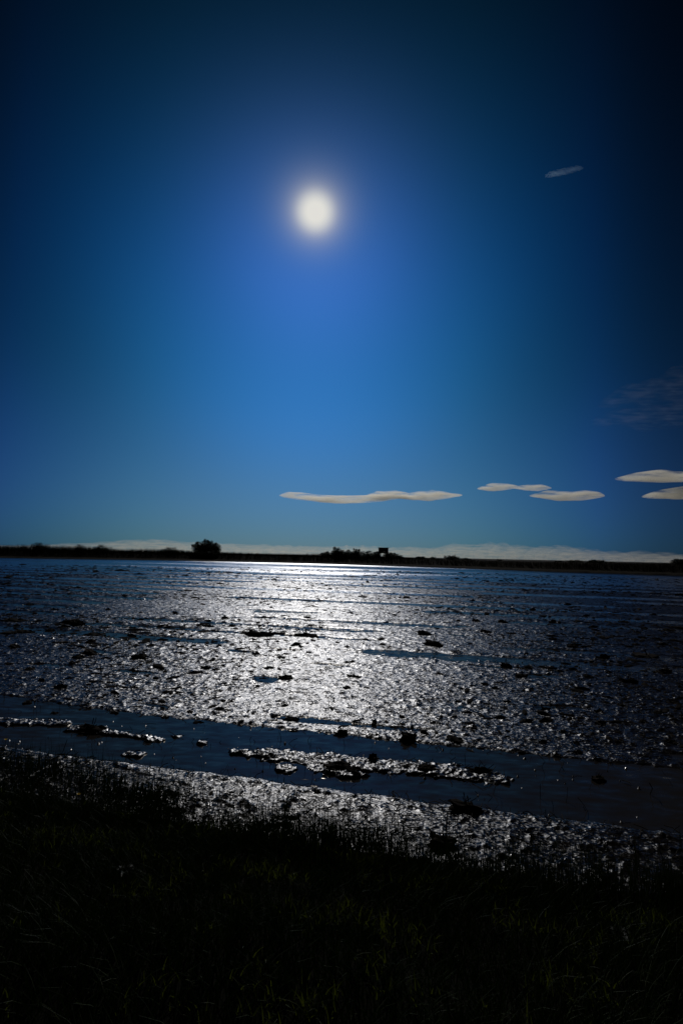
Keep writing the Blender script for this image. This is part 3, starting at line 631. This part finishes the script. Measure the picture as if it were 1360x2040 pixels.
def lens(name, label, pts, D, depth, mat, group=None, cat='cloud', rough=.12):
    """pts: (px, y top, y bottom) along the cloud; a lens of vapour D metres off, depth metres thick"""
    xs = [p[0] for p in pts]; n_ = 70; k = 20; V = []; c0 = at_depth(sum(xs)/len(xs), sum(p[1]+p[2] for p in pts)/2/len(pts), D)
    for i in range(n_+1):
        t_ = i/n_; px = xs[0]+(xs[-1]-xs[0])*t_; yt = np.interp(px, xs, [p[1] for p in pts]); yb = np.interp(px, xs, [p[2] for p in pts])
        a = at_depth(px, yt, D); b = at_depth(px, yb, D); c = (a+b)/2; hz = max((a.z-b.z)/2, .4)
        prof_ = math.sqrt(max(.0006, 1-(2*t_-1)**2)); dy = depth*.5*prof_
        for j in range(k):
            q = 2*math.pi*j/k; w_ = 1+rough*float(perlin(np.array(t_*9+1.3*math.cos(q)), np.array(j*.0+1.5*math.sin(q)+D*.01), 66))
            V.append((c.x-c0.x, c.y-c0.y+math.cos(q)*dy*w_, c.z-c0.z+math.sin(q)*hz*w_))
    F = []
    for i in range(n_):
        for j in range(k): F.append((i*k+j, i*k+(j+1) % k, (i+1)*k+(j+1) % k, (i+1)*k+j))
    o_ = len(V); V.append(tuple(np.mean(V[:k], 0))); V.append(tuple(np.mean(V[-1-k:-1], 0)))
    F2 = F + [(o_, (j+1) % k, j, j) for j in range(0)]
    me_ = bpy.data.meshes.new(name)
    caps = [(o_, (j+1) % k, j) for j in range(k)] + [(o_+1, n_*k+j, n_*k+(j+1) % k) for j in range(k)]
    me_.from_pydata(V, [], F+caps); me_.update(); me_.materials.append(mat)
    for p_ in me_.polygons: p_.use_smooth = True
    o = link(name, me_); o.location = c0; tag(o, label, cat, group); return o
lens('cloud', 'long wavy pale cloud, left half of the longest one over the bird hide', [(556, 986, 988), (575, 980, 994), (600, 982, 996), (640, 987, 1000), (690, 989, 1002), (740, 987, 1000), (800, 985, 993), (830, 990, 991)], 6000, 500, M_CLOUD)
lens('cloud', 'pale cloud streak on top of the long wavy one, above the bird hide', [(730, 986, 988), (750, 979, 990), (790, 978, 989), (815, 982, 986)], 6100, 300, M_CLOUD)
lens('cloud', 'pale lens shaped cloud, right half of the longest one', [(785, 990, 992), (820, 981, 995), (860, 977, 997), (890, 983, 993), (920, 986, 988)], 5900, 450, M_CLOUD)
lens('cloud', 'small pale cloud, left end of the middle pair', [(950, 972, 974), (975, 963, 978), (1000, 963, 977), (1030, 969, 972), (1036, 970, 971)], 6000, 300, M_CLOUD)
lens('cloud', 'small flat cloud, right end of the middle pair', [(1015, 970, 971), (1050, 966, 976), (1075, 966, 978), (1097, 972, 974)], 6000, 280, M_CLOUD)
lens('cloud', 'flat pale cloud just below and right of the middle pair', [(1054, 986, 988), (1085, 978, 993), (1120, 980, 997), (1160, 978, 997), (1190, 981, 993), (1202, 988, 990)], 6000, 400, M_CLOUD)
lens('cloud', 'upper of the two grey pink clouds at the right edge', [(1225, 952, 954), (1260, 943, 958), (1300, 938, 959), (1340, 943, 958), (1420, 944, 958), (1500, 950, 953)], 6000, 600, M_CLOUD)
lens('cloud', 'lower of the two grey pink clouds at the right edge', [(1280, 987, 990), (1310, 977, 993), (1350, 970, 993), (1420, 966, 993), (1480, 980, 985)], 6000, 600, M_CLOUD)
lens('cloud', 'short slanting wisp of cloud high up at the right', [(1084, 347, 354), (1095, 341, 354), (1125, 334, 348), (1150, 330, 342), (1162, 332, 337)], 6000, 50, M_WISP)
lens('cloud', 'very faint thin wisp of cloud at the right edge, upper one', [(1190, 800, 812), (1250, 768, 810), (1320, 745, 790), (1420, 735, 780)], 6000, 60, M_FAINT, rough=.9)
lens('cloud', 'very faint thin wisp of cloud at the right edge, lower one', [(1165, 840, 846), (1240, 815, 850), (1320, 800, 850), (1420, 790, 840)], 6000, 60, M_FAINT, rough=.9)
# low bank of cloud along the horizon
tops = [(-900, 1066), (0, 1086), (60, 1085), (150, 1082), (210, 1078), (280, 1073), (330, 1074), (380, 1079), (440, 1081), (560, 1085), (650, 1087), (720, 1085), (760, 1089), (820, 1088), (870, 1091), (885, 1084), (920, 1081), (960, 1083), (990, 1080), (1020, 1083), (1060, 1087), (1100, 1089), (1115, 1085), (1132, 1089), (1165, 1095), (1220, 1099), (1260, 1098), (1330, 1102), (1360, 1106), (2300, 1125)]
D = 12000; ks = 1200; V = []
for i in range(ks+1):
    px = -900+3200*i/ks; yt = float(np.interp(px, [a for a, _ in tops], [b for _, b in tops]))
    lump = float(fbm(np.array([px/1.0]), np.array([3.3]), 13, 5, 88)[0]); yt -= 5.5*max(-.3, lump)*(1 if px > 860 else .45) - .8
    a = at_depth(px, yt, D)
    for (dy, zz_) in ((-900, -40), (-700, .55), (-250, .93), (0, 1.0), (300, .9), (900, .5), (1100, -40)):
        V.append((a.x, a.y+dy*(1+.25*lump), zz_ if zz_ < 0 else a.z*zz_))
V = [V[i*7+6-j] for i in range(ks+1) for j in range(7)]
me_ = mesh_np('cloud_bank', V, np.concatenate([grid_faces(ks+1, 7), np.stack([np.arange(ks)*7+6, np.arange(ks)*7+13, np.arange(ks)*7+7, np.arange(ks)*7], 1)]))
tag(link('cloud_bank', me_, M_BANKC), 'low pale bank of cloud lying along the horizon', 'clouds', kind='stuff')
